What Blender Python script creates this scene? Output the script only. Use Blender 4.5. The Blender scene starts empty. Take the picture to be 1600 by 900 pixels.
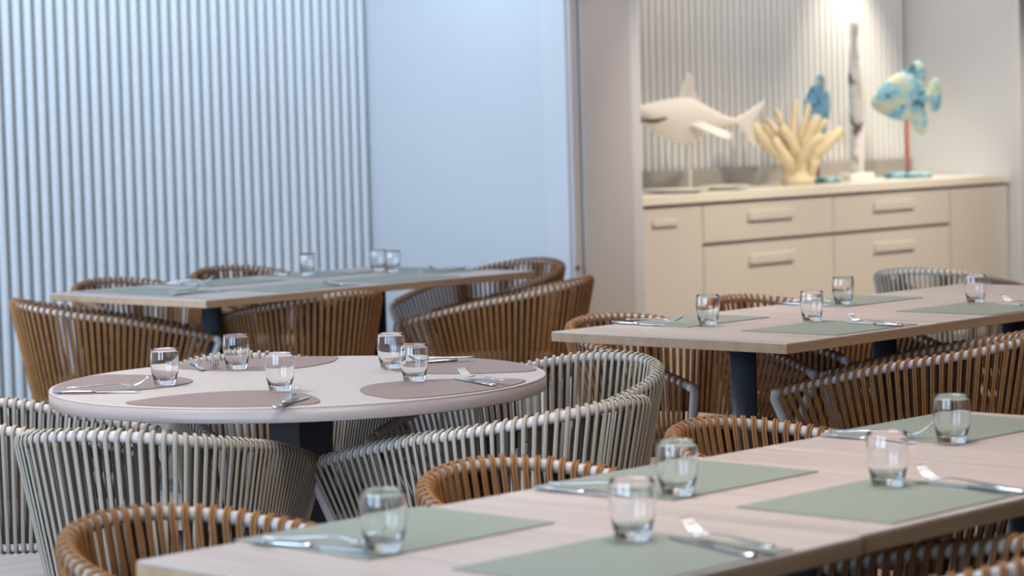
import bpy, bmesh, math, random
from mathutils import Vector, Matrix
random.seed(7)
SC = bpy.context.scene
COL = SC.collection
PI = math.pi

# ------------------------------------------------------------------ camera
cam_d = bpy.data.cameras.new('camera')
cam = bpy.data.objects.new('camera', cam_d)
COL.objects.link(cam)
R_ = Vector((0.6870, -0.7261, -0.0268)); F_ = Vector((0.7231, 0.6876, -0.0661))
F_.normalize(); U_ = R_.cross(F_).normalized(); R_ = F_.cross(U_).normalized()
cam.matrix_world = Matrix(((R_.x, U_.x, -F_.x, 0.0), (R_.y, U_.y, -F_.y, 0.0),
                           (R_.z, U_.z, -F_.z, 1.3604), (0, 0, 0, 1)))
cam_d.sensor_width = 36.0
cam_d.lens = 89.156
cam_d.clip_start = 0.05
cam_d.clip_end = 60
cam_d.dof.use_dof = True
cam_d.dof.focus_distance = 6.0
cam_d.dof.aperture_fstop = 4.6
SC.camera = cam

# ------------------------------------------------------------------ world, lights, exposure
W = bpy.data.worlds.new('world'); SC.world = W; W.use_nodes = True
W.node_tree.nodes['Background'].inputs[0].default_value = (0.62, 0.80, 1.0, 1)
W.node_tree.nodes['Background'].inputs[1].default_value = 1.0
SC.view_settings.view_transform = 'Standard'
SC.view_settings.look = 'None'
SC.view_settings.gamma = 1.0
SC.view_settings.exposure = 0.06
SC.view_settings.use_curve_mapping = False
SC.cycles.max_bounces = 10
SC.cycles.transmission_bounces = 10
SC.cycles.sample_clamp_indirect = 4.0
SC.cycles.caustics_reflective = False
SC.cycles.caustics_refractive = True
SC.cycles.blur_glossy = 1.0


def area(name, loc, target, sx, sy, power, color, spread=PI):
    d = bpy.data.lights.new(name, 'AREA'); d.shape = 'RECTANGLE'
    d.size = sx; d.size_y = sy; d.energy = power; d.color = color; d.spread = spread
    o = bpy.data.objects.new(name, d); COL.objects.link(o)
    o.location = loc
    o.rotation_euler = (Vector(target) - Vector(loc)).to_track_quat('-Z', 'Y').to_euler()
    return o


def spot(name, loc, target, power, color, size=60, blend=0.5, radius=0.04):
    d = bpy.data.lights.new(name, 'SPOT'); d.energy = power; d.color = color
    d.spot_size = math.radians(size); d.spot_blend = blend; d.shadow_soft_size = radius
    o = bpy.data.objects.new(name, d); COL.objects.link(o)
    o.location = loc
    o.rotation_euler = (Vector(target) - Vector(loc)).to_track_quat('-Z', 'Y').to_euler()
    return o


DAY = (0.60, 0.78, 1.0)
WARM = (1.0, 0.86, 0.66)
NEUT = (1.0, 0.91, 0.85)
# daylight through the windows of the left wall
for yy in (1.2, 4.0):
    area('window_daylight', (-1.46, yy, 1.65), (6, yy + 0.4, 1.2), 2.0, 2.0, 150, (0.56, 0.76, 1.0))
for yy in (7.35, 9.1):
    area('window_daylight', (3.44, yy, 1.6), (9, yy + 0.1, 1.4), 1.4, 2.0, 78, DAY)
area('warm_front_fill', (5.0, -2.9, 1.9), (6.0, 6, 0.9), 6.0, 1.8, 10, (1.0, 0.82, 0.62))  # unseen warm fill, added to lift the faces turned to the camera
# ceiling lamps of the dining room
for (x, y) in ((3.2, 2.6), (6.2, 2.6), (3.2, 5.2), (6.2, 5.4), (9.2, 5.4), (9.2, 2.6), (12.2, 5.0)):
    area('ceiling_lamp_light', (x, y, 2.84), (x, y, 0), 0.9, 0.9, 23, (1.0, 0.90, 0.82), 2.0)
# warm spots of the alcove and sideboard
spot('alcove_spot', (13.96, 9.78, 2.84), (13.99, 10.06, 1.2), 150, WARM, 66, 0.95, 0.06)
area('alcove_fill', (12.4, 9.25, 2.84), (12.4, 10.0, 1.2), 4.0, 0.25, 22, NEUT)  # unseen neutral fill, added to brighten the alcove slats evenly
for x in (11.0, 12.6, 14.2):
    spot('alcove_front_spot', (x, 7.7, 2.8), (x, 8.95, 0.2), 200, WARM, 85, 0.9, 0.08)
# unseen fills added under the ceiling to brighten the slats and the column
area('slat_wall_fill', (8.1, 8.95, 2.84), (8.1, 10.1, 1.1), 3.2, 0.25, 34, (0.68, 0.83, 1.0))
spot('column_fill', (9.95, 7.3, 2.8), (9.95, 8.66, 1.2), 60, (1.0, 0.90, 0.88), 60, 0.9, 0.08)



# ------------------------------------------------------------------ materials
def mat(name):
    m = bpy.data.materials.new(name); m.use_nodes = True
    return m, m.node_tree.nodes, m.node_tree.links, m.node_tree.nodes['Principled BSDF']


def paint(name, col, rough=0.6, var=0.03, scale=6.0, metal=0.0, bump=0.0, bscale=80.0, spec=0.5):
    m, n, l, b = mat(name)
    tc = n.new('ShaderNodeTexCoord')
    no = n.new('ShaderNodeTexNoise'); no.inputs['Scale'].default_value = scale
    no.inputs['Detail'].default_value = 4
    l.new(tc.outputs['Object'], no.inputs['Vector'])
    mx = n.new('ShaderNodeMix'); mx.data_type = 'RGBA'
    mx.inputs[6].default_value = tuple(c * (1 - var) for c in col) + (1,)
    mx.inputs[7].default_value = tuple(min(1, c * (1 + var)) for c in col) + (1,)
    l.new(no.outputs['Fac'], mx.inputs[0]); l.new(mx.outputs[2], b.inputs['Base Color'])
    b.inputs['Roughness'].default_value = rough
    b.inputs['Metallic'].default_value = metal
    b.inputs['Specular IOR Level'].default_value = spec
    if bump:
        n2 = n.new('ShaderNodeTexNoise'); n2.inputs['Scale'].default_value = bscale
        l.new(tc.outputs['Object'], n2.inputs['Vector'])
        bp = n.new('ShaderNodeBump'); bp.inputs['Strength'].default_value = bump
        bp.inputs['Distance'].default_value = 0.002
        l.new(n2.outputs['Fac'], bp.inputs['Height']); l.new(bp.outputs[0], b.inputs['Normal'])
    return m


def wood(name, c1, c2, axis='Y', rough=0.42, s=1.0):
    m, n, l, b = mat(name)
    tc = n.new('ShaderNodeTexCoord'); mp = n.new('ShaderNodeMapping')
    sc = {'X': (1.0, 16, 16), 'Y': (16, 1.0, 16)}[axis]
    mp.inputs['Scale'].default_value = tuple(v * s for v in sc)
    l.new(tc.outputs['Object'], mp.inputs['Vector'])
    a = n.new('ShaderNodeTexNoise'); a.inputs['Scale'].default_value = 1.6; a.inputs['Detail'].default_value = 6
    a.inputs['Distortion'].default_value = 0.4
    l.new(mp.outputs[0], a.inputs['Vector'])
    r = n.new('ShaderNodeValToRGB')
    r.color_ramp.elements[0].position = 0.30; r.color_ramp.elements[0].color = c2 + (1,)
    r.color_ramp.elements[1].position = 0.58; r.color_ramp.elements[1].color = c1 + (1,)
    l.new(a.outputs['Fac'], r.inputs[0]); l.new(r.outputs[0], b.inputs['Base Color'])
    b.inputs['Roughness'].default_value = rough
    bp = n.new('ShaderNodeBump'); bp.inputs['Strength'].default_value = 0.08; bp.inputs['Distance'].default_value = 0.001
    l.new(a.outputs['Fac'], bp.inputs['Height']); l.new(bp.outputs[0], b.inputs['Normal'])
    return m


def glassmat(name):
    m, n, l, b = mat(name)
    b.inputs['Base Color'].default_value = (1, 1, 1, 1)
    b.inputs['Roughness'].default_value = 0.0
    b.inputs['IOR'].default_value = 1.47
    b.inputs['Transmission Weight'].default_value = 1.0
    return m


def patina(name, c1, c2, c3, scale=7):
    m, n, l, b = mat(name)
    tc = n.new('ShaderNodeTexCoord')
    a = n.new('ShaderNodeTexNoise'); a.inputs['Scale'].default_value = scale; a.inputs['Detail'].default_value = 8
    a.inputs['Roughness'].default_value = 0.65; a.inputs['Distortion'].default_value = 0.6
    l.new(tc.outputs['Object'], a.inputs['Vector'])
    r = n.new('ShaderNodeValToRGB'); e = r.color_ramp.elements
    e[0].position = 0.38; e[0].color = c3 + (1,)
    e[1].position = 0.43; e[1].color = c1 + (1,)
    x = e.new(0.49); x.color = tuple(v * 1.3 for v in c1) + (1,)
    x = e.new(0.54); x.color = c2 + (1,)
    l.new(a.outputs['Fac'], r.inputs[0]); l.new(r.outputs[0], b.inputs['Base Color'])
    b.inputs['Roughness'].default_value = 0.7
    return m


M = {}
M['slat'] = paint('slat_white', (0.80, 0.82, 0.84), 0.45, 0.02)
M['backing'] = paint('slat_backing', (0.33, 0.32, 0.31), 0.7, 0.03)
M['wall'] = paint('wall_paint', (0.62, 0.64, 0.67), 0.7, 0.03, 2.0, bump=0.1)
M['column'] = paint('column_paint', (0.56, 0.52, 0.51), 0.6, 0.02, 2.0)
M['dim'] = paint('brown_paint', (0.20, 0.15, 0.12), 0.6)
M['trim'] = paint('trim_paint', (0.66, 0.67, 0.70), 0.5, 0.02)
M['ceiling'] = paint('ceiling_paint', (0.80, 0.78, 0.75), 0.8, 0.02)
M['plank'] = wood('floor_plank', (0.33, 0.28, 0.25), (0.23, 0.19, 0.165), 'X', 0.35, 0.6)
M['grout'] = paint('floor_base', (0.12, 0.10, 0.09), 0.8)
M['oak'] = wood('washed_oak', (0.46, 0.385, 0.355), (0.36, 0.30, 0.275), 'Y', 0.36)
M['oak_edge'] = wood('oak_edge', (0.34, 0.215, 0.125), (0.27, 0.17, 0.10), 'X', 0.45)
M['cream'] = paint('cream_laminate', (0.50, 0.45, 0.435), 0.40, 0.015)
M['cream_edge'] = paint('taupe_edge', (0.40, 0.325, 0.305), 0.38, 0.015)
M['sage'] = paint('sage_leather', (0.215, 0.245, 0.205), 0.45, 0.04, 20, bump=0.15, bscale=400)
M['sage_edge'] = paint('leather_edge', (0.20, 0.13, 0.09), 0.6)
M['mauve'] = paint('taupe_leather', (0.25, 0.175, 0.16), 0.45, 0.04, 20, bump=0.15, bscale=400)
M['glass'] = glassmat('clear_glass')
M['steel'] = paint('cutlery_steel', (0.62, 0.62, 0.64), 0.20, 0.01, metal=1.0)
M['dark'] = paint('dark_steel', (0.055, 0.065, 0.08), 0.42, 0.05)
M['frame_w'] = paint('white_frame', (0.46, 0.425, 0.41), 0.4, 0.02)
M['frame_g'] = paint('greige_frame', (0.62, 0.55, 0.51), 0.45, 0.02)
M['cane'] = paint('brown_cane', (0.235, 0.100, 0.028), 0.42, 0.45, 30, spec=0.35)
M['rope'] = paint('greige_rope', (0.36, 0.31, 0.25), 0.5, 0.08, 30)
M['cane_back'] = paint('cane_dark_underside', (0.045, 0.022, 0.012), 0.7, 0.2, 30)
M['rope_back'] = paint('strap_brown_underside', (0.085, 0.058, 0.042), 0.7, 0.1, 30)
M['seat_b'] = paint('seat_cushion', (0.42, 0.30, 0.23), 0.8, 0.05, 40)
M['seat_g'] = paint('seat_cushion_grey', (0.10, 0.085, 0.075), 0.85, 0.05, 40)
M['board'] = paint('sideboard_lacquer', (0.64, 0.61, 0.585), 0.35, 0.01)
M['gap'] = paint('sideboard_recess', (0.20, 0.17, 0.14), 0.6)
M['counter'] = paint('counter_white', (0.80, 0.77, 0.72), 0.25, 0.01)
M['shark'] = paint('white_plaster', (0.80, 0.78, 0.75), 0.5, 0.03)
M['mouth'] = paint('mouth_dark', (0.10, 0.08, 0.06), 0.6)
M['coral'] = paint('coral_cream', (0.80, 0.69, 0.47), 0.6, 0.12, 9, bump=0.5, bscale=60)
M['blue'] = patina('blue_patina', (0.14, 0.34, 0.48), (0.50, 0.55, 0.42), (0.04, 0.09, 0.10), 9)
M['blue2'] = patina('deep_blue_patina', (0.10, 0.30, 0.52), (0.18, 0.40, 0.55), (0.05, 0.10, 0.14), 5)
M['red'] = paint('red_pole', (0.55, 0.06, 0.05), 0.5)
M['drift'] = patina('white_driftwood', (0.62, 0.60, 0.62), (0.72, 0.70, 0.70), (0.13, 0.11, 0.12), 4)
M['porcelain'] = paint('porcelain', (0.82, 0.80, 0.76), 0.2, 0.01)
M['grey_small'] = paint('grey_pewter', (0.30, 0.34, 0.36), 0.4)
M['rust'] = paint('rust_brown', (0.20, 0.07, 0.04), 0.7)
M['lamp'] = paint('lamp_white', (0.8, 0.8, 0.8), 0.5)


# ------------------------------------------------------------------ helpers
def link(name, me, m, parent=None, loc=None, rot=None):
    o = bpy.data.objects.new(name, me)
    COL.objects.link(o)
    if m is not None:
        ms = m if isinstance(m, (list, tuple)) else [m]
        if len(me.materials) == 0:
            for k in ms: me.materials.append(k)
    if parent is not None: o.parent = parent
    if loc: o.location = loc
    if rot: o.rotation_euler = rot
    return o


def bm2obj(name, bm, m, parent=None, loc=None, rot=None, smooth=False):
    me = bpy.data.meshes.new(name)
    bmesh.ops.recalc_face_normals(bm, faces=bm.faces)
    bm.to_mesh(me); bm.free()
    if smooth:
        for p in me.polygons: p.use_smooth = True
    return link(name, me, m, parent, loc, rot)


def box(bm, x0, x1, y0, y1, z0, z1, bev=0.0, seg=2):
    r = bmesh.ops.create_cube(bm, size=1)
    bmesh.ops.scale(bm, vec=(x1 - x0, y1 - y0, z1 - z0), verts=r['verts'])
    bmesh.ops.translate(bm, vec=((x0 + x1) / 2, (y0 + y1) / 2, (z0 + z1) / 2), verts=r['verts'])
    if bev:
        es = list({e for v in r['verts'] for e in v.link_edges})
        bmesh.ops.bevel(bm, geom=es, offset=bev, segments=seg, affect='EDGES', profile=0.5)


def boxobj(name, d, m, parent=None, bev=0.0, loc=None, rot=None):
    bm = bmesh.new(); box(bm, *d, bev=bev)
    return bm2obj(name, bm, m, parent, loc, rot)


def tube(bm, pts, rad, n=8, cap=True, flat=None, ref=None, two=False):
    """sweep along pts. rad: number or list. flat=(w, t, list of width vectors)"""
    pts = [Vector(p) for p in pts]
    N = len(pts)
    rings = []
    prev = None
    for i, p in enumerate(pts):
        d = (pts[min(i + 1, N - 1)] - pts[max(i - 1, 0)]).normalized()
        if flat:
            wv = Vector(flat[2][i]); wv = (wv - d * wv.dot(d)).normalized(); tv = d.cross(wv)
            a, b = flat[0] / 2, flat[1] / 2
        else:
            if prev is None:
                h = Vector(ref) if ref else (Vector((0, 0, 1)) if abs(d.z) < 0.9 else Vector((1, 0, 0)))
                wv = (h - d * h.dot(d)).normalized()
            else:
                wv = (prev - d * prev.dot(d)).normalized()
            prev = wv
            tv = d.cross(wv)
            a = b = rad[i] if isinstance(rad, (list, tuple)) else rad
        rings.append([bm.verts.new(p + wv * (a * math.cos(2 * PI * k / n)) + tv * (b * math.sin(2 * PI * k / n))) for k in range(n)])
    for i in range(N - 1):
        for k in range(n):
            f = bm.faces.new((rings[i][k], rings[i][(k + 1) % n], rings[i + 1][(k + 1) % n], rings[i + 1][k]))
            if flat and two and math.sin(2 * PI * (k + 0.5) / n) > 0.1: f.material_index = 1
    if cap:
        bm.faces.new(rings[0][::-1]); bm.faces.new(rings[-1])


def lathe(bm, prof, n=32, c=(0, 0)):
    rings = []
    for (r, z) in prof:
        if r < 1e-6:
            rings.append([bm.verts.new((c[0], c[1], z))])
        else:
            rings.append([bm.verts.new((c[0] + r * math.cos(2 * PI * k / n), c[1] + r * math.sin(2 * PI * k / n), z)) for k in range(n)])
    for a, b in zip(rings, rings[1:]):
        for k in range(n):
            k2 = (k + 1) % n
            if len(a) == 1 and len(b) == 1: continue
            if len(a) == 1: bm.faces.new((a[0], b[k2], b[k]))
            elif len(b) == 1: bm.faces.new((a[k], a[k2], b[0]))
            else: bm.faces.new((a[k], a[k2], b[k2], b[k]))


def prism(bm, outline, z0, z1, bev=0.0):
    vs = [bm.verts.new((x, y, z0)) for x, y in outline]
    f = bm.faces.new(vs)
    r = bmesh.ops.extrude_face_region(bm, geom=[f])
    vv = [e for e in r['geom'] if isinstance(e, bmesh.types.BMVert)]
    bmesh.ops.translate(bm, vec=(0, 0, z1 - z0), verts=vv)
    if bev:
        top = [e for e in r['geom'] if isinstance(e, bmesh.types.BMEdge)]
        bmesh.ops.bevel(bm, geom=top, offset=bev, segments=2, affect='EDGES')


def tag(o, label=None, cat=None, group=None, kind=None):
    if label: o['label'] = label
    if cat: o['category'] = cat
    if group: o['group'] = group
    if kind: o['kind'] = kind
    return o


def empty(name, loc=(0, 0, 0), rz=0.0, label=None, cat=None, group=None):
    o = bpy.data.objects.new(name, None); COL.objects.link(o)
    o.empty_display_size = 0.1
    o.location = loc; o.rotation_euler = (0, 0, rz)
    return tag(o, label, cat, group)


KIDS = {}


def copy_tree(root, loc, rz, label, group=None):
    r = root.copy(); COL.objects.link(r); r.location = loc; r.rotation_euler = (0, 0, rz)
    r['label'] = label
    if group: r['group'] = group
    for ch in KIDS[root.name]:
        c = ch.copy(); COL.objects.link(c); c.parent = r
        for g in KIDS.get(ch.name, ()):
            d = g.copy(); COL.objects.link(d); d.parent = c
    return r


def S(o): return tag(o, kind='structure')


# ------------------------------------------------------------------ structure
H_CEIL = 2.9
floor = S(boxobj('floor', (-1.6, 17.0, -3.0, 10.6, -0.10, -0.012), M['grout']))
pm = None
row = 0
y = 1.2
while y < 10.2:
    off = (row % 3) * 0.83
    x = 0.4 + off - 2.4
    while x < 15.5:
        x0 = max(x, 0.2)
        L = 2.4
        if pm is None:
            bm = bmesh.new(); box(bm, 0, L - 0.004, 0, 0.196, -0.012, 0.0, bev=0.0015, seg=1)
            o = bm2obj('plank', bm, M['plank'], floor, (x, y, 0)); pm = o.data
        else:
            o = link('plank', pm, M['plank'], floor, (x, y, random.uniform(-0.0006, 0)))
        x += L
    y += 0.2; row += 1

S(boxobj('ceiling', (-1.6, 17.0, -3.0, 10.6, H_CEIL, H_CEIL + 0.1), M['ceiling']))

# slatted back wall (one plane, runs behind the partition into the alcove)
wb = S(boxobj('wall_back', (-1.6, 17.0, 10.20, 10.4, 0, H_CEIL), M['backing']))
bm = bmesh.new()
prof = [(-0.017, 10.205), (-0.017, 10.178), (-0.012, 10.168), (0.012, 10.168), (0.017, 10.178), (0.017, 10.205)]
vs0 = [bm.verts.new((a, b, 0.0)) for a, b in prof]; vs1 = [bm.verts.new((a, b, H_CEIL)) for a, b in prof]
for k in range(5): bm.faces.new((vs0[k], vs0[k + 1], vs1[k + 1], vs1[k]))
slat = bm2obj('slat', bm, M['slat'], wb, (7.157 - 0.0648 * 26, 0, 0))
sx = 7.157 - 0.0648 * 25
while sx < 14.72:
    if sx < 9.58 or sx > 10.9:
        o = slat.copy(); COL.objects.link(o); o.location = (sx, 0, 0); o.parent = wb
    sx += 0.0648
# partition block between the dining recess and the alcove: left face bluish, front face column
wp = S(boxobj('wall_partition', (9.60, 10.135, 8.70, 10.2, 0, H_CEIL), M['wall']))
bm = bmesh.new()
box(bm, 9.665, 10.045, 8.66, 8.70, 0, H_CEIL, bev=0.004)
pf = S(bm2obj('trim_1', bm, M['column']))
S(boxobj('trim_2', (9.598, 9.652, 8.672, 8.70, 0, H_CEIL), M['column'], bev=0.003))
S(boxobj('trim_3', (10.056, 10.135, 8.672, 8.70, 0, H_CEIL), M['trim'], bev=0.003))
S(boxobj('trim_4', (9.586, 9.602, 8.70, 8.86, 0, H_CEIL), M['trim'], bev=0.003))
# alcove right wall and its front jamb
S(boxobj('wall_alcove', (14.735, 14.95, 9.30, 10.2, 0, H_CEIL), M['wall']))
S(boxobj('trim_5', (14.735, 14.86, 9.26, 9.30, 0, H_CEIL), M['trim'], bev=0.003))
S(boxobj('wall_right_front', (14.875, 17.0, 9.20, 9.30, 0, H_CEIL), M['column']))
S(boxobj('wall_right', (16.9, 17.0, -3.0, 9.3, 0, H_CEIL), M['dim']))
S(boxobj('wall_front', (-1.6, 17.0, -3.1, -3.0, 0, H_CEIL), M['dim']))
# left wall with four windows (the daylight side)
wl = S(boxobj('wall_left', (-1.70, -1.60, -3.0, 6.2, 0, H_CEIL), M['wall']))
S(boxobj('wall_left_return', (-1.70, 3.30, 6.2, 6.3, 0, H_CEIL), M['wall']))
S(boxobj('wall_left_rear', (3.20, 3.30, 6.3, 10.2, 0, H_CEIL), M['wall']))
for k, (wx, yy, hw) in enumerate(((-1.60, 1.2, 1.1), (-1.60, 4.0, 1.1), (3.30, 7.35, 0.8), (3.30, 9.1, 0.8))):
    bm = bmesh.new()
    for (a, b, c, d) in ((yy - hw, yy - hw + .06, 0.5, 2.8), (yy + hw - .06, yy + hw, 0.5, 2.8), (yy - hw, yy + hw, 0.5, 0.56), (yy - hw, yy + hw, 2.74, 2.8)):
        box(bm, wx, wx + 0.08, a, b, c, d)
    S(bm2obj('window_%d' % (k + 1), bm, M['trim']))
# small brown bolt on the partition edge
tag(boxobj('latch_knob', (9.590, 9.610, 8.655, 8.672, 0.585, 0.610), M['rust'], bev=0.004), 'small rust brown knob on the corner edge of the pale partition wall', 'knob')

# ------------------------------------------------------------------ chairs
GP = (0.26, 0.341, 0.371, 0.728, 0.576, 2.37, 1.611, 0.073)
RING_Z, RING_S = 0.365, 0.80


def rail_pt(s):
    a, b, yf, zb, za, n, m, k = GP
    t = abs(s); q = 0.6
    u = min(t / q, 1) * PI / 2
    x = a * max(math.sin(u), 0) ** (2 / n) * (1 if s >= 0 else -1)
    yy = -b * max(math.cos(u), 0) ** (2 / n)
    v = max((t - q) / (1 - q), 0)
    yy += yf * v; x *= (1 - k * v * v)
    return Vector((x, yy, zb - (zb - za) * t ** m))


def ring_pt(s):
    p = rail_pt(s)
    return Vector((p.x * RING_S, p.y * RING_S, RING_Z))


def arc_params(n_out, extra=False):
    N = 800
    ss = [-1 + 2 * i / N for i in range(N + 1)]
    P = [rail_pt(s) for s in ss]
    acc = [0]
    for i in range(N): acc.append(acc[-1] + (P[i + 1] - P[i]).length)
    T = acc[-1]; out = []; j = 0
    for k in range(n_out):
        w = T * (0.008 + 0.984 * k / (n_out - 1))
        while acc[j + 1] < w: j += 1
        f = (w - acc[j]) / (acc[j + 1] - acc[j])
        out.append(ss[j] + f * (ss[j + 1] - ss[j]))
    return out


def make_chair(kind):
    brown = kind == 'brown'
    fm = M['frame_w'] if brown else M['frame_g']
    root = empty('woven_armchair', (0, 0, 0))
    kids = []
    bm = bmesh.new()
    sp = arc_params(60)
    tube(bm, [rail_pt(s) for s in sp], 0.0125, 8)
    kids.append(bm2obj('top_rail', bm, fm, root, smooth=True))
    bm = bmesh.new()
    rp = [ring_pt(s) for s in arc_params(40)]
    rp += [Vector((rp[-1].x * 0.9, rp[-1].y + 0.03, RING_Z)), Vector((-rp[-1].x * 0.9, rp[-1].y + 0.03, RING_Z)), rp[0]]
    tube(bm, rp, 0.010, 8)
    kids.append(bm2obj('seat_ring', bm, fm, root, smooth=True))
    for sg in (-1, 1):
        a = rail_pt(sg); g = ring_pt(sg)
        bm = bmesh.new()
        mid = a + (g - a) * 0.06
        a2 = a + Vector((0, 0.008, -0.002))
        tube(bm, [a + Vector((0, -0.012, 0.001)), a2, mid + Vector((0, 0.014, 0)), g + Vector((sg * 0.004, 0.014, 0)), Vector((g.x * 1.02, g.y + 0.02, 0.0))], [0.0125, 0.0135, 0.014, 0.013, 0.010], 10)
        kids.append(bm2obj('front_leg', bm, fm, root, smooth=True))
    for sg in (-1, 1):
        g = ring_pt(sg * 0.36)
        bm = bmesh.new()
        tube(bm, [g + Vector((0, 0, 0.004)), Vector((g.x * 1.12, g.y * 1.12, 0.0))], [0.013, 0.010], 10)
        kids.append(bm2obj('rear_leg', bm, fm, root, smooth=True))
    # seat cushion
    out = [ring_pt(s) * 0.93 for s in arc_params(36)]
    bm = bmesh.new()
    cy = 0.0
    levels = [(0.90, RING_Z - 0.004), (1.0, RING_Z + 0.012), (1.0, RING_Z + 0.050), (0.95, RING_Z + 0.066), (0.6, RING_Z + 0.074)]
    rings = [[bm.verts.new((p.x * k, cy + (p.y - cy) * k, z)) for p in out] for k, z in levels]
    n = len(out)
    for a, b in zip(rings, rings[1:]):
        for k in range(n): bm.faces.new((a[k], a[(k + 1) % n], b[(k + 1) % n], b[k]))
    bm.faces.new(rings[0][::-1]); bm.faces.new(rings[-1])
    kids.append(bm2obj('seat_cushion', bm, M['seat_b'] if brown else M['seat_g'], root, smooth=True))
    # woven loops, each wound over the rail and hooked under the seat ring
    NL = 70 if brown else 75
    sp = arc_params(6 * NL + 1)
    r1, r2 = 0.0125 + 0.003, 0.010 + 0.003
    for i in range(NL):
        s0, s1 = sp[6 * i + 1], sp[6 * i + 4]
        smid = (s0 + s1) / 2

        def fr(s):
            e = 0.01
            t = (rail_pt(min(1, s + e)) - rail_pt(max(-1, s - e))).normalized()
            o = Vector((t.y, -t.x, 0)).normalized()
            return t, o
        t0, o0 = fr(s0); t1, o1 = fr(s1)
        A, B_, G0, G1 = rail_pt(s0), rail_pt(s1), ring_pt(s0), ring_pt(s1)
        Z = Vector((0, 0, 1)); Mx = (A + B_) / 2; om = (o0 + o1) / 2
        Gm = (G0 + G1) / 2
        pts = [Gm - Z * r2 - o0 * r2 * 0.3, G0 + o0 * r2 * 0.75 - Z * r2 * 0.7, G0 + o0 * r2 + Z * 0.003, A + o0 * r1 - Z * 0.006,
               A * 0.8 + B_ * 0.2 + (o0 * 0.8 + Z * 0.62) * r1, Mx + Z * r1 * 1.04, A * 0.2 + B_ * 0.8 + (-o1 * 0.8 + Z * 0.62) * r1,
               B_ - o1 * r1 - Z * 0.006, G1 - o1 * r2 + Z * 0.003, G1 - o1 * r2 * 0.7 - Z * r2 * 0.75, Gm - Z * r2 + o0 * r2 * 0.3]
        wv = [t0, t0, t0, t0, t0, (t0 + t1).normalized(), t1, t1, t1, t1, t1]
        bm = bmesh.new()
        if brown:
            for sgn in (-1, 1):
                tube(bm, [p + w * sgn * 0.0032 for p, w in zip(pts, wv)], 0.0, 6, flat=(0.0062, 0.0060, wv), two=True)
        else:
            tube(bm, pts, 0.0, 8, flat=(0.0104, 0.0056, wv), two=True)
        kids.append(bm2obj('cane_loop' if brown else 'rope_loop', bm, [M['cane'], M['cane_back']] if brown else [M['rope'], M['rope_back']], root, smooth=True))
    KIDS[root.name] = kids
    return root


CH = {
    # key: x, y, heading, kind, label, group
    'A': (3.494, 4.420, -62.0, 'grey', 'greige rope armchair seen from behind at front left of the round table', 'rope armchairs around the round table'),
    'B': (4.160, 4.003, 3.0, 'grey', 'greige rope armchair seen from behind at front right of the round table', 'rope armchairs around the round table'),
    'C': (4.696, 4.384, 94.7, 'grey', 'greige rope armchair at right end of round table, its inside facing left', 'rope armchairs around the round table'),
    'D': (3.665, 5.225, -132.9, 'grey', 'greige rope armchair cut off by the left picture edge beside the round table', 'rope armchairs around the round table'),
    'E': (4.375, 5.051, 155.2, 'grey', 'greige rope armchair on far side of round table, mostly hidden by its top', 'rope armchairs around the round table'),
    'F': (5.868, 7.698, -119.0, 'brown', 'brown cane armchair at left head of the back long table', 'cane armchairs at the back table'),
    'G': (6.480, 7.293, -7.7, 'brown', 'brown cane armchair on near side of back table, left of its dark seam post', 'cane armchairs at the back table'),
    'H': (7.218, 6.910, 31.4, 'brown', 'brown cane armchair on near side of back table, right of its dark seam post', 'cane armchairs at the back table'),
    'I': (7.955, 7.695, 91.3, 'brown', 'brown cane armchair at right head of back table with open rim towards us', 'cane armchairs at the back table'),
    'f1': (6.509, 8.266, 170.2, 'brown', 'brown cane armchair behind back table near its left corner, only rim showing', 'cane armchairs at the back table'),
    'f2': (7.294, 8.461, 166.5, 'brown', 'brown cane armchair behind back table left of the lone glass, only rim showing', 'cane armchairs at the back table'),
    'Q1': (2.575, 2.977, 187.4, 'brown', 'brown cane armchair on far side of nearest table, at its left end', 'cane armchairs at the nearest table'),
    'Q2': (3.273, 2.902, 176.1, 'brown', 'brown cane armchair on far side of nearest table, middle one of three', 'cane armchairs at the nearest table'),
    'Q3': (4.016, 2.938, 186.4, 'brown', 'brown cane armchair on far side of nearest table, right one of three', 'cane armchairs at the nearest table'),
    'R1': (3.085, 2.225, 8.0, 'brown', 'brown cane armchair on near side of nearest table, cut off at bottom right corner', 'cane armchairs at the nearest table'),
    'J': (5.994, 4.082, 20.2, 'brown', 'large brown cane armchair seen from behind at near side of right middle table', 'cane armchairs at the right middle table'),
    'K': (6.75, 4.10, 16.0, 'brown', 'brown cane armchair cut by right picture edge beside the big one', 'cane armchairs at the right middle table'),
    'O1': (5.931, 4.974, 170.2, 'brown', 'brown cane armchair behind right middle table at its left corner', 'cane armchairs at the right middle table'),
    'O2': (6.762, 5.080, 175.7, 'brown', 'brown cane armchair behind right middle table, second from its left corner', 'cane armchairs at the right middle table'),
    'P': (8.584, 5.734, -78.3, 'grey', 'grey rope armchair beyond right middle table at the right picture edge', 'rope armchairs beyond the right table'),
}
proto = {}
for key, (x, y, th, kind, lab, grp) in CH.items():
    if kind not in proto:
        r = make_chair(kind); proto[kind] = r
        r.location = (x, y, 0); r.rotation_euler = (0, 0, math.radians(th))
        tag(r, lab, 'chair', grp)
    else:
        copy_tree(proto[kind], (x, y, 0), math.radians(th), lab, grp)

# ------------------------------------------------------------------ tables
TH = 0.028


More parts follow.
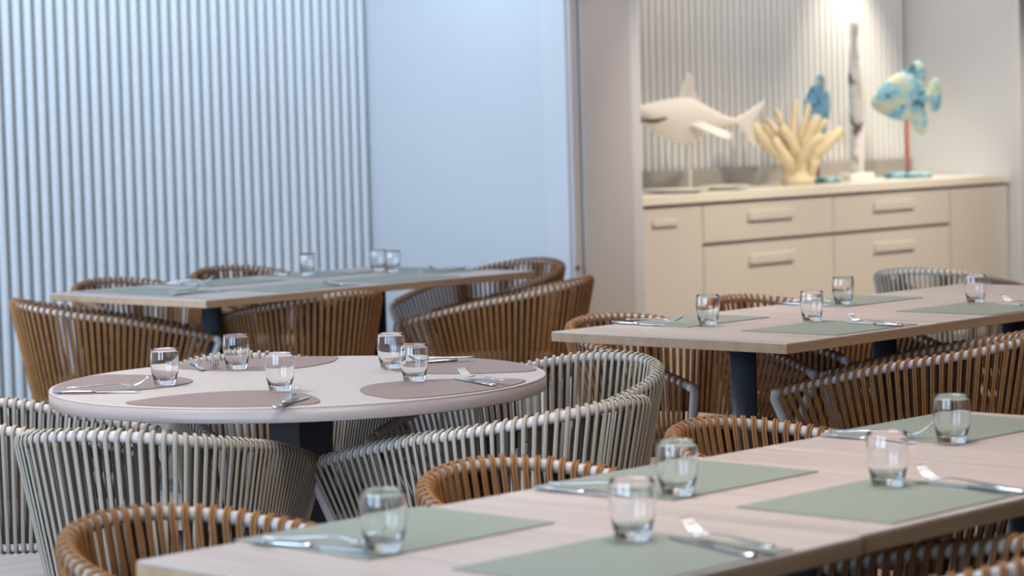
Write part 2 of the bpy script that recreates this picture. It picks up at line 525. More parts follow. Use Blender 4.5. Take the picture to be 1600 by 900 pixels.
def rect_table(x0, x1, y0, y1, label, group, post='round'):
    cx, cy = (x0 + x1) / 2, (y0 + y1) / 2
    t = empty('dining_table', (cx, cy, 0), 0, label, 'table', group)
    hx, hy = (x1 - x0) / 2 - 0.001, (y1 - y0) / 2
    bm = bmesh.new(); box(bm, -hx + 0.001, hx - 0.001, -hy + 0.001, hy - 0.001, 0.75 - 0.004, 0.75, bev=0.001, seg=1)
    top = bm2obj('tabletop', bm, M['oak'], t)
    bm = bmesh.new(); box(bm, -hx, hx, -hy, hy, 0.75 - TH, 0.75 - 0.0038, bev=0.001, seg=1)
    core = bm2obj('edge_band', bm, M['oak_edge'], t)
    core['label'] = 'brown oak edging under the pale top'
    bm = bmesh.new()
    if post == 'round':
        tube(bm, [(0, 0, 0.02), (0, 0, 0.70)], 0.038, 24)
    else:
        box(bm, -0.04, 0.04, -0.04, 0.04, 0.02, 0.70, bev=0.004)
    bm2obj('pedestal', bm, M['dark'], t, smooth=(post == 'round'))
    bm = bmesh.new(); box(bm, -0.16, 0.16, -0.16, 0.16, 0.70, 0.722, bev=0.003)
    bm2obj('mounting_plate', bm, M['dark'], t)
    bm = bmesh.new(); box(bm, -0.2, 0.2, -0.2, 0.2, 0.0, 0.02, bev=0.004)
    bm2obj('foot_plate', bm, M['dark'], t)
    return t


gA = 'tables of the nearest row'; gB = 'tables of the right middle row'; gC = 'tables of the back row'
rect_table(2.213, 2.956, 2.130, 2.858, 'nearest washed oak table at bottom centre, leftmost of its row', gA)
rect_table(2.958, 3.655, 2.136, 2.858, 'washed oak table in nearest row carrying the two middle right glasses', gA)
rect_table(3.657, 4.312, 2.136, 2.858, 'washed oak table at the right end of the nearest row', gA)
rect_table(5.343, 6.044, 4.085, 4.931, 'washed oak table of right middle row with the blue-lit left end edge', gB)
rect_table(6.046, 6.760, 4.090, 4.945, 'washed oak table of right middle row, second from its left end', gB)
rect_table(6.762, 7.470, 4.085, 4.931, 'washed oak table of right middle row at the right picture edge', gB)
rect_table(5.761, 6.580, 6.981, 7.908, 'washed oak table at the left end of the back row', gC)
rect_table(6.582, 7.484, 6.981, 7.908, 'washed oak table at the right end of the back row', gC)

rt = empty('round_table', (4.056, 4.573, 0), 0, 'round cream dining table with thick rim in the middle left', 'table')
RR = 0.5955
bm = bmesh.new()
zt = 0.75
lathe(bm, [(0, zt - 0.004), (RR - 0.0002, zt - 0.004), (RR - 0.0002, zt - 0.002), (RR - 0.0009, zt - 0.0007), (RR - 0.003, zt), (0, zt)], 128)
top = bm2obj('tabletop', bm, M['cream'], rt)
for p in top.data.polygons: p.use_smooth = abs(p.normal.z) < 0.5
bm = bmesh.new()
lathe(bm, [(0, 0.715), (RR - 0.001, 0.715), (RR, 0.717), (RR, zt - 0.0042), (0, zt - 0.0042)], 128)
rim = bm2obj('edge_band', bm, M['cream_edge'], rt)
rim['label'] = 'thick taupe rim'
for p in rim.data.polygons: p.use_smooth = abs(p.normal.z) < 0.5
bm = bmesh.new(); box(bm, -0.055, 0.055, -0.055, 0.055, 0.02, 0.69, bev=0.003); bm2obj('pedestal', bm, M['dark'], rt)
bm = bmesh.new(); box(bm, -0.2, 0.2, -0.2, 0.2, 0.69, 0.715, bev=0.003); bm2obj('mounting_plate', bm, M['dark'], rt)
bm = bmesh.new(); box(bm, -0.26, 0.26, -0.26, 0.26, 0.0, 0.02, bev=0.004); bm2obj('foot_plate', bm, M['dark'], rt)

# ------------------------------------------------------------------ placemats
MT = 0.0022


def mat_rect(x0, x1, y0, y1, label, group, rz=0.0):
    cx, cy = (x0 + x1) / 2, (y0 + y1) / 2
    hx, hy = (x1 - x0) / 2, (y1 - y0) / 2
    t = empty('placemat', (cx, cy, 0.75), rz, label, 'placemat', group)
    boxobj('leather_face', (-hx, hx, -hy, hy, MT * 0.55, MT), M['sage'], t)
    e = boxobj('backing', (-hx - 0.0006, hx + 0.0006, -hy - 0.0006, hy + 0.0006, 0, MT * 0.5), M['sage_edge'], t)
    e['label'] = 'brown leather backing'
    return t


g = 'sage placemats on the nearest tables'
mat_rect(2.405, 2.792, 2.580, 2.868, 'sage leather placemat under the blurred glass left of centre, nearest table far side', g)
mat_rect(3.063, 3.450, 2.575, 2.866, 'sage leather placemat on nearest row far side, left of the middle glasses', g)
mat_rect(3.868, 4.252, 2.575, 2.866, 'sage leather placemat on nearest row far side under the rightmost glass', g)
mat_rect(2.420, 2.806, 2.140, 2.430, 'sage leather placemat along the bottom edge under the lowest centre glass', g)
mat_rect(3.066, 3.452, 2.155, 2.447, 'sage leather placemat on nearest row near side at right above the table seam', g)
g = 'sage placemats on the right middle tables'
mat_rect(5.625, 6.010, 4.655, 4.925, 'sage leather placemat at far left corner seat of right middle table', g)
mat_rect(5.598, 5.985, 4.110, 4.437, 'sage leather placemat on near side of right middle table, left one', g)
mat_rect(6.430, 6.850, 4.680, 4.940, 'sage leather placemat on far side of right middle row, second from left', g)
mat_rect(6.345, 6.730, 4.095, 4.433, 'sage leather placemat on near side of right middle row at right picture edge', g)
g = 'sage placemats on the back tables'
mat_rect(5.850, 6.130, 7.285, 7.835, 'bluish sage placemat laid across the left head of the back table', g)
mat_rect(6.150, 6.570, 7.040, 7.370, 'bluish sage placemat on near side of back table, left of its seam', g)
mat_rect(6.680, 7.100, 7.030, 7.360, 'bluish sage placemat on near side of back table, right of its seam', g)
mat_rect(6.250, 6.670, 7.560, 7.890, 'bluish sage placemat on far side of back table, left of the lone glass', g)
mat_rect(6.800, 7.130, 7.570, 7.900, 'bluish sage placemat on far side of back table, behind the lone glass', g)
mat_rect(7.170, 7.450, 7.230, 7.700, 'bluish sage placemat at right head of the back table', g)


def smooth_closed(pts, n=8):
    out = []; N = len(pts)
    for i in range(N):
        p0, p1, p2, p3 = pts[i - 1], pts[i], pts[(i + 1) % N], pts[(i + 2) % N]
        for k in range(n):
            t = k / n
            out.append(tuple(0.5 * ((2 * p1[j]) + (-p0[j] + p2[j]) * t + (2 * p0[j] - 5 * p1[j] + 4 * p2[j] - p3[j]) * t * t + (-p0[j] + 3 * p1[j] - 3 * p2[j] + p3[j]) * t ** 3) for j in range(2)))
    return out


pol = [(-25, .50), (-24, .555), (-19, .58), (-10, .585), (0, .586), (10, .585), (19, .58), (24, .555), (25.5, .50), (25, .43), (23, .36), (18, .305), (9, .268), (0, .258), (-9, .268), (-18, .305), (-23, .36), (-25.5, .43)]
oc = smooth_closed([(r * math.cos(math.radians(a)), r * math.sin(math.radians(a))) for a, r in pol], 5)
cx0 = 0.43
oc = [(x - cx0, y) for x, y in oc]
bm = bmesh.new(); prism(bm, oc, 0, MT, 0.0006)
pm_me = None
for ang, lab in ((133, 'taupe rounded leather placemat at left rim of round table'),
                 (208, 'taupe rounded leather placemat at front left rim of the round table'),
                 (274, 'taupe rounded leather placemat at front right rim of round table, with fork tines raised'),
                 (341, 'taupe rounded leather placemat at far right rim of the round table'),
                 (62, 'taupe rounded leather placemat at far rim of round table behind the glasses')):
    a = math.radians(ang)
    loc = (4.056 + cx0 * math.cos(a), 4.573 + cx0 * math.sin(a), 0.75)
    if pm_me is None:
        o = bm2obj('placemat', bm, M['mauve'], None, loc, (0, 0, a)); pm_me = o.data
    else:
        o = link('placemat', pm_me, M['mauve'], None, loc, (0, 0, a))
    tag(o, lab, 'placemat', 'taupe placemats on the round table')

# ------------------------------------------------------------------ drinking glasses
gp = [(0, 0.0), (0.0225, 0.0), (0.0250, 0.0015), (0.0262, 0.005), (0.0290, 0.018), (0.0325, 0.034), (0.0345, 0.052),
      (0.0343, 0.066), (0.0330, 0.080), (0.0322, 0.0873), (0.0317, 0.0880), (0.0312, 0.0873), (0.0319, 0.080), (0.0332, 0.066),
      (0.0333, 0.052), (0.0312, 0.035), (0.0274, 0.020), (0.0225, 0.0145), (0.012, 0.0125), (0, 0.0120)]
bm = bmesh.new(); lathe(bm, gp, 40)
gme = None
GL = [
    (2.465, 2.609, 'A', 'blurred tumbler on the nearest table, leftmost glass of that table'),
    (3.108, 2.600, 'A', 'tumbler on far side of nearest row in front of the middle cane chair gap'),
    (2.741, 2.379, 'A', 'most blurred tumbler at bottom centre on near side of nearest table'),
    (3.372, 2.377, 'A', 'tumbler standing on near side placemat of nearest row at right'),
    (3.871, 2.586, 'A', 'tumbler at the right on far side of nearest row before the big cane chair'),
    (3.787, 4.749, 'R', 'clear tumbler on the left placemat of the round table'),
    (4.133, 4.894, 'R', 'clear tumbler on the far placemat of the round table'),
    (3.842, 4.398, 'R', 'clear tumbler on the front placemat of round table beside fork and knife'),
    (4.338, 4.546, 'R', 'rear one of the two close tumblers on the round table'),
    (4.150, 4.271, 'R', 'front one of the two close tumblers on the round table'),
    (5.698, 4.638, 'B', 'tumbler at left of the right middle table beside the far left placemat'),
    (5.935, 4.442, 'B', 'tumbler on near side of right middle table between two others'),
    (6.489, 4.733, 'B', 'tumbler on far side of right middle row, backmost of that table'),
    (6.719, 4.394, 'B', 'tumbler before the grey chair at the right end of the right middle row'),
    (6.917, 7.727, 'C', 'lone blurred tumbler on the back table against the white slats'),
    (7.210, 7.618, 'C', 'left and rear one of two overlapping blurred tumblers on the back table'),
    (7.170, 7.489, 'C', 'right and front one of two overlapping blurred tumblers on the back table'),
]
gn = {'A': 'tumblers on the nearest tables', 'R': 'tumblers on the round table', 'B': 'tumblers on the right middle tables', 'C': 'tumblers on the back tables'}
for x, y, k, lab in GL:
    z = 0.75 + MT + 0.0002
    if gme is None:
        o = bm2obj('tumbler', bm, M['glass'], None, (x, y, z), smooth=True); gme = o.data
    else:
        o = link('tumbler', gme, M['glass'], None, (x, y, z))
    tag(o, lab, 'glass', gn[k])


# ------------------------------------------------------------------ cutlery
def loft(bm, secs):
    """secs: list of (x, halfwidth, zlow, zhigh) -> rounded bar along x"""
    rings = []
    for x, w, z0, z1 in secs:
        zm = (z0 + z1) / 2; h = (z1 - z0) / 2
        rings.append([bm.verts.new((x, w * math.cos(2 * PI * k / 10), zm + h * math.sin(2 * PI * k / 10))) for k in range(10)])
    for a, b in zip(rings, rings[1:]):
        for k in range(10): bm.faces.new((a[k], a[(k + 1) % 10], b[(k + 1) % 10], b[k]))
    bm.faces.new(rings[0][::-1]); bm.faces.new(rings[-1])


def make_fork():
    t = empty('fork')
    bm = bmesh.new()
    loft(bm, [(0, .004, .0035, .0050), (.004, .0085, .0025, .0058), (.03, .0095, .0025, .0062), (.07, .0065, .004, .0080), (.10, .0032, .0062, .0092), (.125, .0028, .0062, .0092), (.137, .006, .0042, .0066), (.147, .0115, .0016, .0038), (.156, .0122, .0010, .0030)])
    k1 = bm2obj('handle', bm, M['steel'], t, smooth=True)
    ks = [k1]
    for i in range(4):
        yy = (i - 1.5) * 0.0062
        bm = bmesh.new()
        tube(bm, [(.154, yy, .0020), (.164, yy, .0030), (.176, yy, .0080), (.187, yy * .97, .0160), (.195, yy * .93, .0240)], [.0017, .0015, .0014, .0012, .0006], 6)
        ks.append(bm2obj('tine', bm, M['steel'], t, smooth=True))
    KIDS[t.name] = ks
    return t


def make_knife():
    t = empty('knife')
    bm = bmesh.new()
    loft(bm, [(0, .005, .001, .004), (.003, .0085, .0, .006), (.05, .0085, .0, .0065), (.09, .006, .0, .0055), (.105, .0055, .0005, .005)])
    a = bm2obj('handle', bm, M['steel'], t, smooth=True)
    bm = bmesh.new()
    prism(bm, [(.103, -.0045), (.125, -.0085), (.18, -.0095), (.20, -.008), (.212, -.001), (.208, .0045), (.18, .006), (.103, .005)], .0015, .003)
    b = bm2obj('blade', bm, M['steel'], t)
    KIDS[t.name] = [a, b]
    return t


fork0 = knife0 = None


def cutlery(kind, x, y, x2, y2, label, group, z=0.0):
    """handle end at (x, y), pointing towards (x2, y2)"""
    global fork0, knife0
    rz = math.atan2(y2 - y, x2 - x)
    loc = (x, y, 0.75 + MT + 0.0003 + z)
    src = fork0 if kind == 'fork' else knife0
    if src is None:
        src = make_fork() if kind == 'fork' else make_knife()
        src.location = loc; src.rotation_euler = (0, 0, rz)
        tag(src, label, kind, group)
        if kind == 'fork': fork0 = src
        else: knife0 = src
    else:
        copy_tree(src, loc, rz, label, group)


gA, gR, gB, gC = 'cutlery on the nearest tables', 'cutlery on the round table', 'cutlery on the right middle tables', 'cutlery on the back tables'
CUT = [
    ('knife', 2.402, 2.822, 2.445, 2.630, 'knife beside the leftmost glass of the nearest table', gA),
    ('fork', 2.400, 2.800, 2.475, 2.650, 'fork with raised tines crossing the knife left of the leftmost near glass', gA),
    ('knife', 3.030, 2.840, 3.045, 2.640, 'knife on far side placemat before the middle cane chair', gA),
    ('fork', 3.040, 2.820, 3.110, 2.655, 'fork with raised tines on far side placemat before the middle cane chair', gA),
    ('knife', 3.832, 2.850, 3.832, 2.630, 'dark looking knife left of the rightmost glass on nearest row', gA),
    ('fork', 3.835, 2.830, 3.895, 2.660, 'fork with raised tines left of the rightmost glass on nearest row', gA),
    ('fork', 2.755, 2.135, 2.806, 2.377, 'fork at bottom centre, tines towards the most blurred glass', gA),
    ('knife', 2.720, 2.140, 2.775, 2.330, 'knife at bottom centre lying under the fork right of the glass', gA),
    ('fork', 3.395, 2.165, 3.433, 2.369, 'fork at right on near side of nearest row, tines towards the glass', gA),
    ('knife', 3.425, 2.150, 3.420, 2.340, 'knife at right on near side of nearest row under the fork', gA),
    ('knife', 3.530, 4.845, 3.670, 4.657, 'knife along the lower edge of the left round table placemat', gR),
    ('fork', 3.560, 4.835, 3.735, 4.715, 'fork crossing the knife on the left round table placemat', gR),
    ('knife', 3.588, 4.129, 3.809, 4.246, 'knife beside the front glass of the round table', gR),
    ('fork', 3.628, 4.140, 3.800, 4.290, 'fork crossing the knife beside the front glass of the round table', gR),
    ('fork', 4.195, 4.020, 4.262, 4.291, 'fork with raised tines right of the front close tumbler', gR),
    ('knife', 4.160, 4.020, 4.207, 4.150, 'knife lying under the fork on front right placemat of round table', gR),
    ('fork', 4.585, 4.500, 4.440, 4.545, 'fork right of the rear close tumbler on the round table', gR),
    ('knife', 4.560, 4.535, 4.420, 4.580, 'knife right of the rear close tumbler on the round table', gR),
    ('knife', 4.177, 5.123, 4.060, 4.935, 'knife on far placemat of the round table pointing at us', gR),
    ('fork', 4.215, 5.090, 4.095, 4.935, 'fork on far placemat of the round table pointing at us', gR),
    ('knife', 5.633, 4.950, 5.620, 4.732, 'knife at the far left placemat of right middle table', gB),
    ('fork', 5.655, 4.915, 5.690, 4.750, 'fork at the far left placemat of right middle table', gB),
    ('fork', 5.875, 4.115, 5.934, 4.318, 'fork on near side of right middle table, tines up', gB),
    ('knife', 5.905, 4.105, 5.930, 4.300, 'knife on near side of right middle table under the fork', gB),
    ('knife', 6.437, 4.950, 6.424, 4.790, 'knife on far side of right middle row, second seat', gB),
    ('fork', 6.455, 4.930, 6.500, 4.790, 'fork on far side of right middle row, second seat', gB),
    ('fork', 6.640, 4.110, 6.720, 4.300, 'fork by the glass before the grey chair, tines up', gB),
    ('knife', 6.665, 4.105, 6.700, 4.290, 'knife by the glass before the grey chair, under the fork', gB),
    ('knife', 5.870, 7.305, 6.060, 7.345, 'blurred knife at the left head of the back table', gC),
    ('fork', 5.880, 7.335, 6.070, 7.385, 'blurred fork at the left head of the back table', gC),
    ('knife', 6.280, 7.880, 6.330, 7.690, 'blurred knife on far side of back table, left seat', gC),
    ('fork', 6.300, 7.860, 6.385, 7.690, 'blurred fork on far side of back table, left seat', gC),
    ('knife', 6.840, 7.880, 6.870, 7.690, 'blurred knife on far side of back table by the lone glass', gC),
    ('fork', 6.860, 7.860, 6.940, 7.800, 'blurred fork on far side of back table by the lone glass', gC),
    ('fork', 6.470, 7.070, 6.560, 7.240, 'blurred fork on near side of back table left of seam', gC),
    ('knife', 6.500, 7.060, 6.560, 7.220, 'blurred knife on near side of back table left of seam', gC),
    ('fork', 7.420, 7.290, 7.250, 7.340, 'blurred fork at the right head of the back table', gC),
    ('knife', 7.430, 7.330, 7.250, 7.380, 'blurred knife at the right head of the back table', gC),
]
for i, (k, a, b, c, d, lab, grp) in enumerate(CUT):
    cutlery(k, a, b, c, d, lab, grp, 0.0065 if k == 'fork' else 0.0)

# ------------------------------------------------------------------ sideboard in the alcove
sb = empty('sideboard', (12.4, 9.75, 0), 0, 'long cream built-in sideboard with drawers in the alcove', 'cabinet')
X0, X1 = 10.16, 14.73
ox, oy = 12.4, 9.75


def sbox(name, x0, x1, y0, y1, z0, z1, m, par=sb, bev=0.002):
    return boxobj(name, (x0 - ox, x1 - ox, y0 - oy, y1 - oy, z0, z1), m, par, bev)


sbox('carcass', X0, X1, 9.39, 10.16, 0.17, 0.845, M['gap'])
sbox('plinth', X0, X1, 9.44, 10.16, 0.0, 0.168, M['board'])
sbox('countertop', X0, X1, 9.345, 10.165, 0.852, 0.905, M['counter'], bev=0.003)
sbox('backsplash', X0, X1, 10.135, 10.16, 0.907, 1.02, M['backing'])
G_ = 0.0025
fz = [('door', 10.17, 10.86, .175, .838), ('door', 10.865, 11.475, .175, .838),
      ('drawer', 11.480, 12.752, .612, .838), ('drawer', 12.756, 14.035, .612, .838),
      ('drawer', 11.480, 12.752, .175, .592), ('drawer', 12.756, 14.035, .175, .592),
      ('door', 14.040, 14.725, .175, .838)]
for i, (nm, a, b, c, d) in enumerate(fz):
    f = sbox(nm, a + G_, b - G_, 9.365, 9.39, c, d, M['board'])
    if nm == 'drawer':
        cxh = (a + b) / 2 + 0.0; zc = d - 0.085 if i < 4 else d - 0.10
        h = sbox('handle', cxh - 0.22, cxh + 0.22, 9.347, 9.365, zc - 0.028, zc + 0.028, M['board'], f, 0.004)
    elif i == 1:
        h = sbox('handle', 11.02, 11.24, 9.350, 9.365, .728, .765, M['board'], f, 0.004)

# ------------------------------------------------------------------ sculptures on the sideboard
CT = 0.9052


def plaque(name, outline, th, m, parent, loc, rot, bulge=0.6, z0=0.0):
    """thick carved plaque in the local xz plane, star-shaped outline, domed on both faces"""
    n = len(outline)
    cx = sum(p[0] for p in outline) / n; cz = sum(p[1] for p in outline) / n
    bm = bmesh.new()
    lv = [(0.0, th / 2), (0.45, th / 2 * 0.97), (0.8, th / 2 * 0.8), (0.96, th / 2 * 0.5), (1.0, th * 0.15)]
    front = [[bm.verts.new((cx + (x - cx) * k, -t, cz + (z - cz) * k)) for x, z in outline] if k else [bm.verts.new((cx, -t, cz))] for k, t in lv]
    back = [[bm.verts.new((cx + (x - cx) * k, t, cz + (z - cz) * k)) for x, z in outline] if k else [bm.verts.new((cx, t, cz))] for k, t in lv]
    seq = front + back[::-1]
    for a, b in zip(seq, seq[1:]):
        for k in range(n):
            k2 = (k + 1) % n
            if len(a) == 1: bm.faces.new((a[0], b[k], b[k2]))
            elif len(b) == 1: bm.faces.new((a[k], b[0], a[k2]))
            else: bm.faces.new((a[k], b[k], b[k2], a[k2]))
    return bm2obj(name, bm, m, parent, loc, rot, smooth=True)


def fish_statue(loc, rz, s, sx_, label, deep):
    t = empty('fish_sculpture', loc, rz, label, 'sculpture')
    mm = M['blue2'] if deep else M['blue']
    zc = 0.52 * s
    body = smooth_closed([(-.235, -.02), (-.20, .06), (-.10, .15), (0, .185), (.09, .15), (.125, .04), (.12, -.05), (.08, -.11), (0, -.145), (-.12, -.115), (-.20, -.07)], 5)
    f = lambda o: [(x * s * sx_, z * s + zc) for x, z in o]
    b = plaque('body', f(body), 0.06 * s, mm, t, None, None)
    eye = bmesh.new(); bmesh.ops.create_uvsphere(eye, u_segments=12, v_segments=8, radius=0.016 * s)
    e = bm2obj('eye', eye, M['mouth'], b, (-0.13 * s * sx_, -0.024 * s, zc + 0.03 * s), smooth=True)
    plaque('dorsal_fin', f(smooth_closed([(-.05, .15), (.01, .215), (.075, .255), (.125, .225), (.13, .15), (.10, .09), (.03, .12)], 4)), 0.035 * s, M['blue'], t, None, None)
    plaque('tail', f(smooth_closed([(.09, .03), (.14, .06), (.17, .13), (.215, .135), (.235, .07), (.225, -.04), (.20, -.085), (.165, -.075), (.14, -.02), (.10, -.02)], 4)), 0.035 * s, mm, t, None, None)
    plaque('ventral_fin', f(smooth_closed([(.0, -.10), (.03, -.15), (.05, -.20), (.10, -.235), (.13, -.20), (.135, -.12), (.10, -.06)], 4)), 0.035 * s, mm, t, None, None)
    bm = bmesh.new(); tube(bm, [(0, 0, 0.03), (0, 0, zc - 0.12 * s)], 0.010, 10)
    p = bm2obj('pole', bm, M['red'], t, smooth=True); p['label'] = 'red pole'
    bm = bmesh.new()
    lathe(bm, [(0, 0), (0.15 * s, 0), (0.17 * s, 0.01), (0.165 * s, 0.03), (0.12 * s, 0.038), (0, 0.036)], 20)
    bm2obj('base', bm, M['blue'], t, smooth=True)
    return t


fish_statue((14.12, 9.75, CT), math.radians(-46), 1.0, 1.0, 'large blue distressed wooden fish on a red pole at right of sideboard', False)
fish_statue((13.19, 9.80, CT), math.radians(15), 0.90, 1.0, 'small blue wooden fish on a red pole behind the cream coral', True)

# shark
sk = empty('shark_sculpture', (11.80, 9.72, CT), math.radians(-18), 'white shark sculpture on a slim stand at the left of the sideboard', 'sculpture')
LS = 0.95
zs = 0.43
secs = [(-.385, .006, .072, .010), (-.37, .020, .068, .022), (-.33, .040, .048, .046), (-.28, .056, .030, .075), (-.22, .068, .012, .103), (-.14, .080, .002, .126), (-.05, .084, -.008, .142),
        (.02, .078, -.006, .136), (.10, .060, -.004, .098), (.18, .042, -.012, .066), (.25, .028, -.018, .040), (.31, .018, -.022, .026), (.35, .012, -.024, .018), (.38, .008, -.026, .010)]
bm = bmesh.new(); rings = []
for x, w, zc_, h in secs:
    rings.append([bm.verts.new((x, w * math.cos(2 * PI * k / 20), zs + zc_ + h * math.sin(2 * PI * k / 20))) for k in range(20)])
for a, b in zip(rings, rings[1:]):
    for k in range(20): bm.faces.new((a[k], a[(k + 1) % 20], b[(k + 1) % 20], b[k]))
bm.faces.new(rings[0][::-1]); bm.faces.new(rings[-1])
sbd = bm2obj('body', bm, M['shark'], sk, smooth=True)
plaque('dorsal_fin', [(-.11, zs + .08), (-.065, zs + .15), (-.025, zs + .23), (.012, zs + .285), (.035, zs + .24), (.055, zs + .16), (.085, zs + .06), (-.01, zs + .05)], 0.022, M['shark'], sk, None, None)
plaque('tail_fin', smooth_closed([(.32, zs - .01), (.40, zs + .03), (.49, zs + .075), (.56, zs + .105), (.515, zs + .03), (.44, zs - .04), (.45, zs - .11), (.485, zs - .185), (.425, zs - .145), (.385, zs - .08), (.34, zs - .04)], 2), 0.02, M['shark'], sk, None, None)
for sg in (-1, 1):
    bm = bmesh.new()
    tube(bm, [(-.02, sg * .07, zs - .02), (.05, sg * .11, zs - .05), (.12, sg * .15, zs - .085), (.18, sg * .18, zs - .11)], 0, 10, flat=(0.09, 0.014, [(1, 0, 0)] * 4))
    bm2obj('pectoral_fin', bm, M['shark'], sk, smooth=True)
bm = bmesh.new()
tube(bm, [(-.345, -.020, zs + .004), (-.31, -.046, zs - .004), (-.26, -.060, zs - .002), (-.20, -.071, zs + .012)], [.006, .011, .012, .006], 8)
tube(bm, [(-.345, .020, zs + .004), (-.31, .046, zs - .004), (-.26, .060, zs - .002), (-.20, .071, zs + .012)], [.006, .011, .012, .006], 8)
bm2obj('mouth', bm, M['mouth'], sbd, smooth=True)
bm = bmesh.new(); tube(bm, [(0, 0, 0.01), (0, 0, zs - .10)], 0.011, 10); bm2obj('stand_rod', bm, M['shark'], sk, smooth=True)
bm = bmesh.new(); lathe(bm, [(0, 0), (.10, 0), (.10, .008), (.095, .012), (0, .012)], 24); bm2obj('base', bm, M['shark'], sk)

# coral
co = empty('coral_sculpture', (12.83, 9.70, CT), math.radians(-46), 'cream branching coral sculpture in the middle of the sideboard', 'sculpture')
bm = bmesh.new()
rr = random.Random(3)
n = 14
prof = [(.085, 0), (.10, .015), (.095, .05), (.080, .09), (.085, .13), (.10, .17), (.08, .22), (.03, .25)]
rings = [[bm.verts.new((r * (1 + .16 * math.sin(3 * k + z * 40) + rr.uniform(-.08, .08)) * math.cos(2 * PI * k / n), r * .8 * (1 + rr.uniform(-.1, .1)) * math.sin(2 * PI * k / n), z)) for k in range(n)] for r, z in prof]
for a, b in zip(rings, rings[1:]):
    for k in range(n): bm.faces.new((a[k], a[(k + 1) % n], b[(k + 1) % n], b[k]))
bm.faces.new(rings[0][::-1]); bm.faces.new(rings[-1])
bm2obj('trunk', bm, M['coral'], co, smooth=True)
br = [((-.03, 0, .10), (-.14, -.02, .22), (-.22, -.03, .31), (-.28, -.02, .38), .028, .045),
      ((-.05, 0, .16), (-.12, .02, .20), (-.18, .02, .26), (-.25, .03, .34), .035, .040),
      ((.02, -.02, .14), (.10, -.04, .17), (.17, -.04, .23), (.27, -.03, .33), .035, .036),
      ((.04, 0, .18), (.12, .0, .20), (.18, .02, .27), (.23, .02, .30), .03, .036),
      ((-.04, .0, .2), (-.07, .0, .32), (-.09, .0, .40), (-.12, .0, .47), .034, .018),
      ((-.01, .0, .2), (-.02, .01, .33), (-.01, .02, .42), (.0, .02, .52), .034, .020),
      ((.02, .0, .2), (.04, .0, .32), (.06, .0, .40), (.08, .0, .49), .034, .020),
      ((.03, -.02, .2), (.06, -.03, .28), (.09, -.04, .34), (.13, -.05, .42), .034, .034),
      ((-.04, -.03, .18), (-.10, -.05, .28), (-.13, -.06, .34), (-.17, -.07, .40), .032, .020),
      ((.0, -.04, .16), (-.03, -.08, .26), (-.07, -.10, .32), (-.10, -.11, .36), .035, .030),
      ((-.06, .03, .2), (-.12, .06, .3), (-.15, .08, .36), (-.18, .09, .42), .030, .018),
      ((.04, .03, .2), (.07, .07, .30), (.10, .09, .36), (.13, .10, .40), .030, .022),
      ((-.10, -.02, .20), (-.13, -.04, .28), (-.16, -.05, .33), (-.20, -.06, .37), .028, .020),
      ((.0, -.05, .12), (.04, -.10, .20), (.08, -.12, .25), (.14, -.14, .30), .036, .030),
      ((-.02, -.05, .10), (-.07, -.10, .17), (-.11, -.12, .22), (-.15, -.13, .29), .034, .030),
      ((.08, .0, .2), (.12, .0, .30), (.15, .0, .35), (.19, .0, .40), .026, .018),
      ((.06, .02, .04), (.09, -.02, .08), (.10, -.05, .12), (.11, -.07, .15), .030, .030)]
for a, b, c, d, r0, r1 in br:
    bm = bmesh.new()
    tube(bm, [a, b, c, d, Vector(d) + (Vector(d) - Vector(c)) * .18], [r0, (r0 + r1) / 2 * 1.0, r1 * 1.05, r1, r1 * .4], 10)
    bm2obj('branch', bm, M['coral'], co, smooth=True)

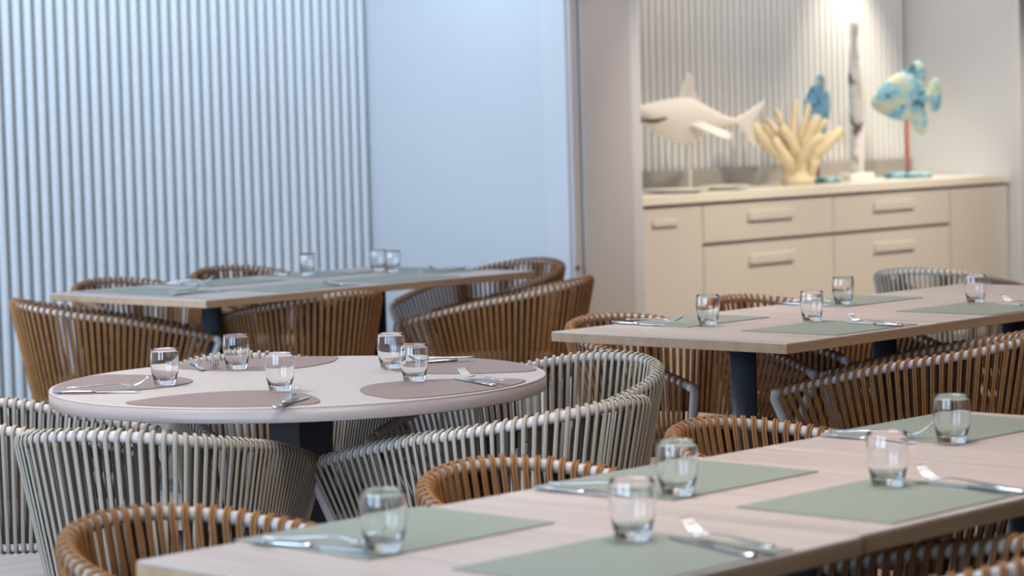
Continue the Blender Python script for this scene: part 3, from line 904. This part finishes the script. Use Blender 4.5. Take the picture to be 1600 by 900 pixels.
# driftwood totem
to = empty('driftwood_sculpture', (13.545, 9.75, CT), math.radians(-30), 'tall slim white driftwood post on a square block', 'sculpture')
boxobj('base', (-.085, .085, -.085, .085, 0, .05), M['shark'], to, 0.006)
bm = bmesh.new(); n = 12
prof = [(.040, .05), (.042, .20), (.043, .33), (.030, .345), (.044, .37), (.046, .50), (.044, .62), (.041, .73), (.024, .76), (.030, .80), (.022, .85), (.018, .90), (.026, .95), (.027, 1.0), (.023, 1.03)]
rr = random.Random(5)
rings = [[bm.verts.new((r * (1 + rr.uniform(-.12, .12)) * math.cos(2 * PI * k / n) + .008 * math.sin(z * 6), r * (1 + rr.uniform(-.12, .12)) * math.sin(2 * PI * k / n), z)) for k in range(n)] for r, z in prof]
for a, b in zip(rings, rings[1:]):
    for k in range(n): bm.faces.new((a[k], a[(k + 1) % n], b[(k + 1) % n], b[k]))
bm.faces.new(rings[0][::-1]); bm.faces.new(rings[-1])
bm2obj('post', bm, M['drift'], to, smooth=True)

# platters at the left of the counter
pl = bmesh.new()
lathe(pl, [(0, 0.003), (.12, 0.0), (.135, .004), (.20, .020), (.203, .023), (.198, .024), (.13, .010), (0, .008)], 40)
o = bm2obj('platter', pl, M['porcelain'], None, (11.55, 9.62, CT), smooth=True)
tag(o, 'wide white platter lying at the left end of the sideboard', 'platter')
pl = bmesh.new()
lathe(pl, [(0, 0.003), (.09, 0.0), (.10, .004), (.15, .024), (.153, .027), (.148, .028), (.095, .010), (0, .008)], 40)
o = bm2obj('platter', pl, M['porcelain'], None, (11.98, 9.60, CT), smooth=True)
tag(o, 'smaller white dish lying beside the wide platter on the sideboard', 'platter')
tag(boxobj('small_dish', (-.05, .05, -.03, .03, 0, .02), M['grey_small'], None, 0.008, (11.90, 9.43, CT), (0, 0, .3)), 'small grey oblong dish in front of the white platters', 'dish')

# ceiling lamp housings (above the picture)
lm = None
for (x, y) in ((3.2, 2.6), (6.2, 2.6), (3.2, 5.2), (6.2, 5.4), (9.2, 5.4), (9.2, 2.6), (12.2, 5.0)):
    if lm is None:
        bm = bmesh.new(); box(bm, -.5, .5, -.5, .5, 2.86, 2.9, bev=0.006)
        o = bm2obj('ceiling_lamp', bm, M['lamp'], None, (x, y, 0)); lm = o.data
    else:
        o = link('ceiling_lamp', lm, M['lamp'], None, (x, y, 0))
    tag(o, 'square white ceiling lamp panel above ' + {(3.2, 2.6): 'the nearest tables', (6.2, 2.6): 'the floor right of the nearest tables', (3.2, 5.2): 'the left side of the round table', (6.2, 5.4): 'the right middle tables', (9.2, 5.4): 'the floor before the partition column', (9.2, 2.6): 'the far right front floor', (12.2, 5.0): 'the floor before the sideboard alcove'}[(x, y)], 'lamp', 'ceiling lamp panels')
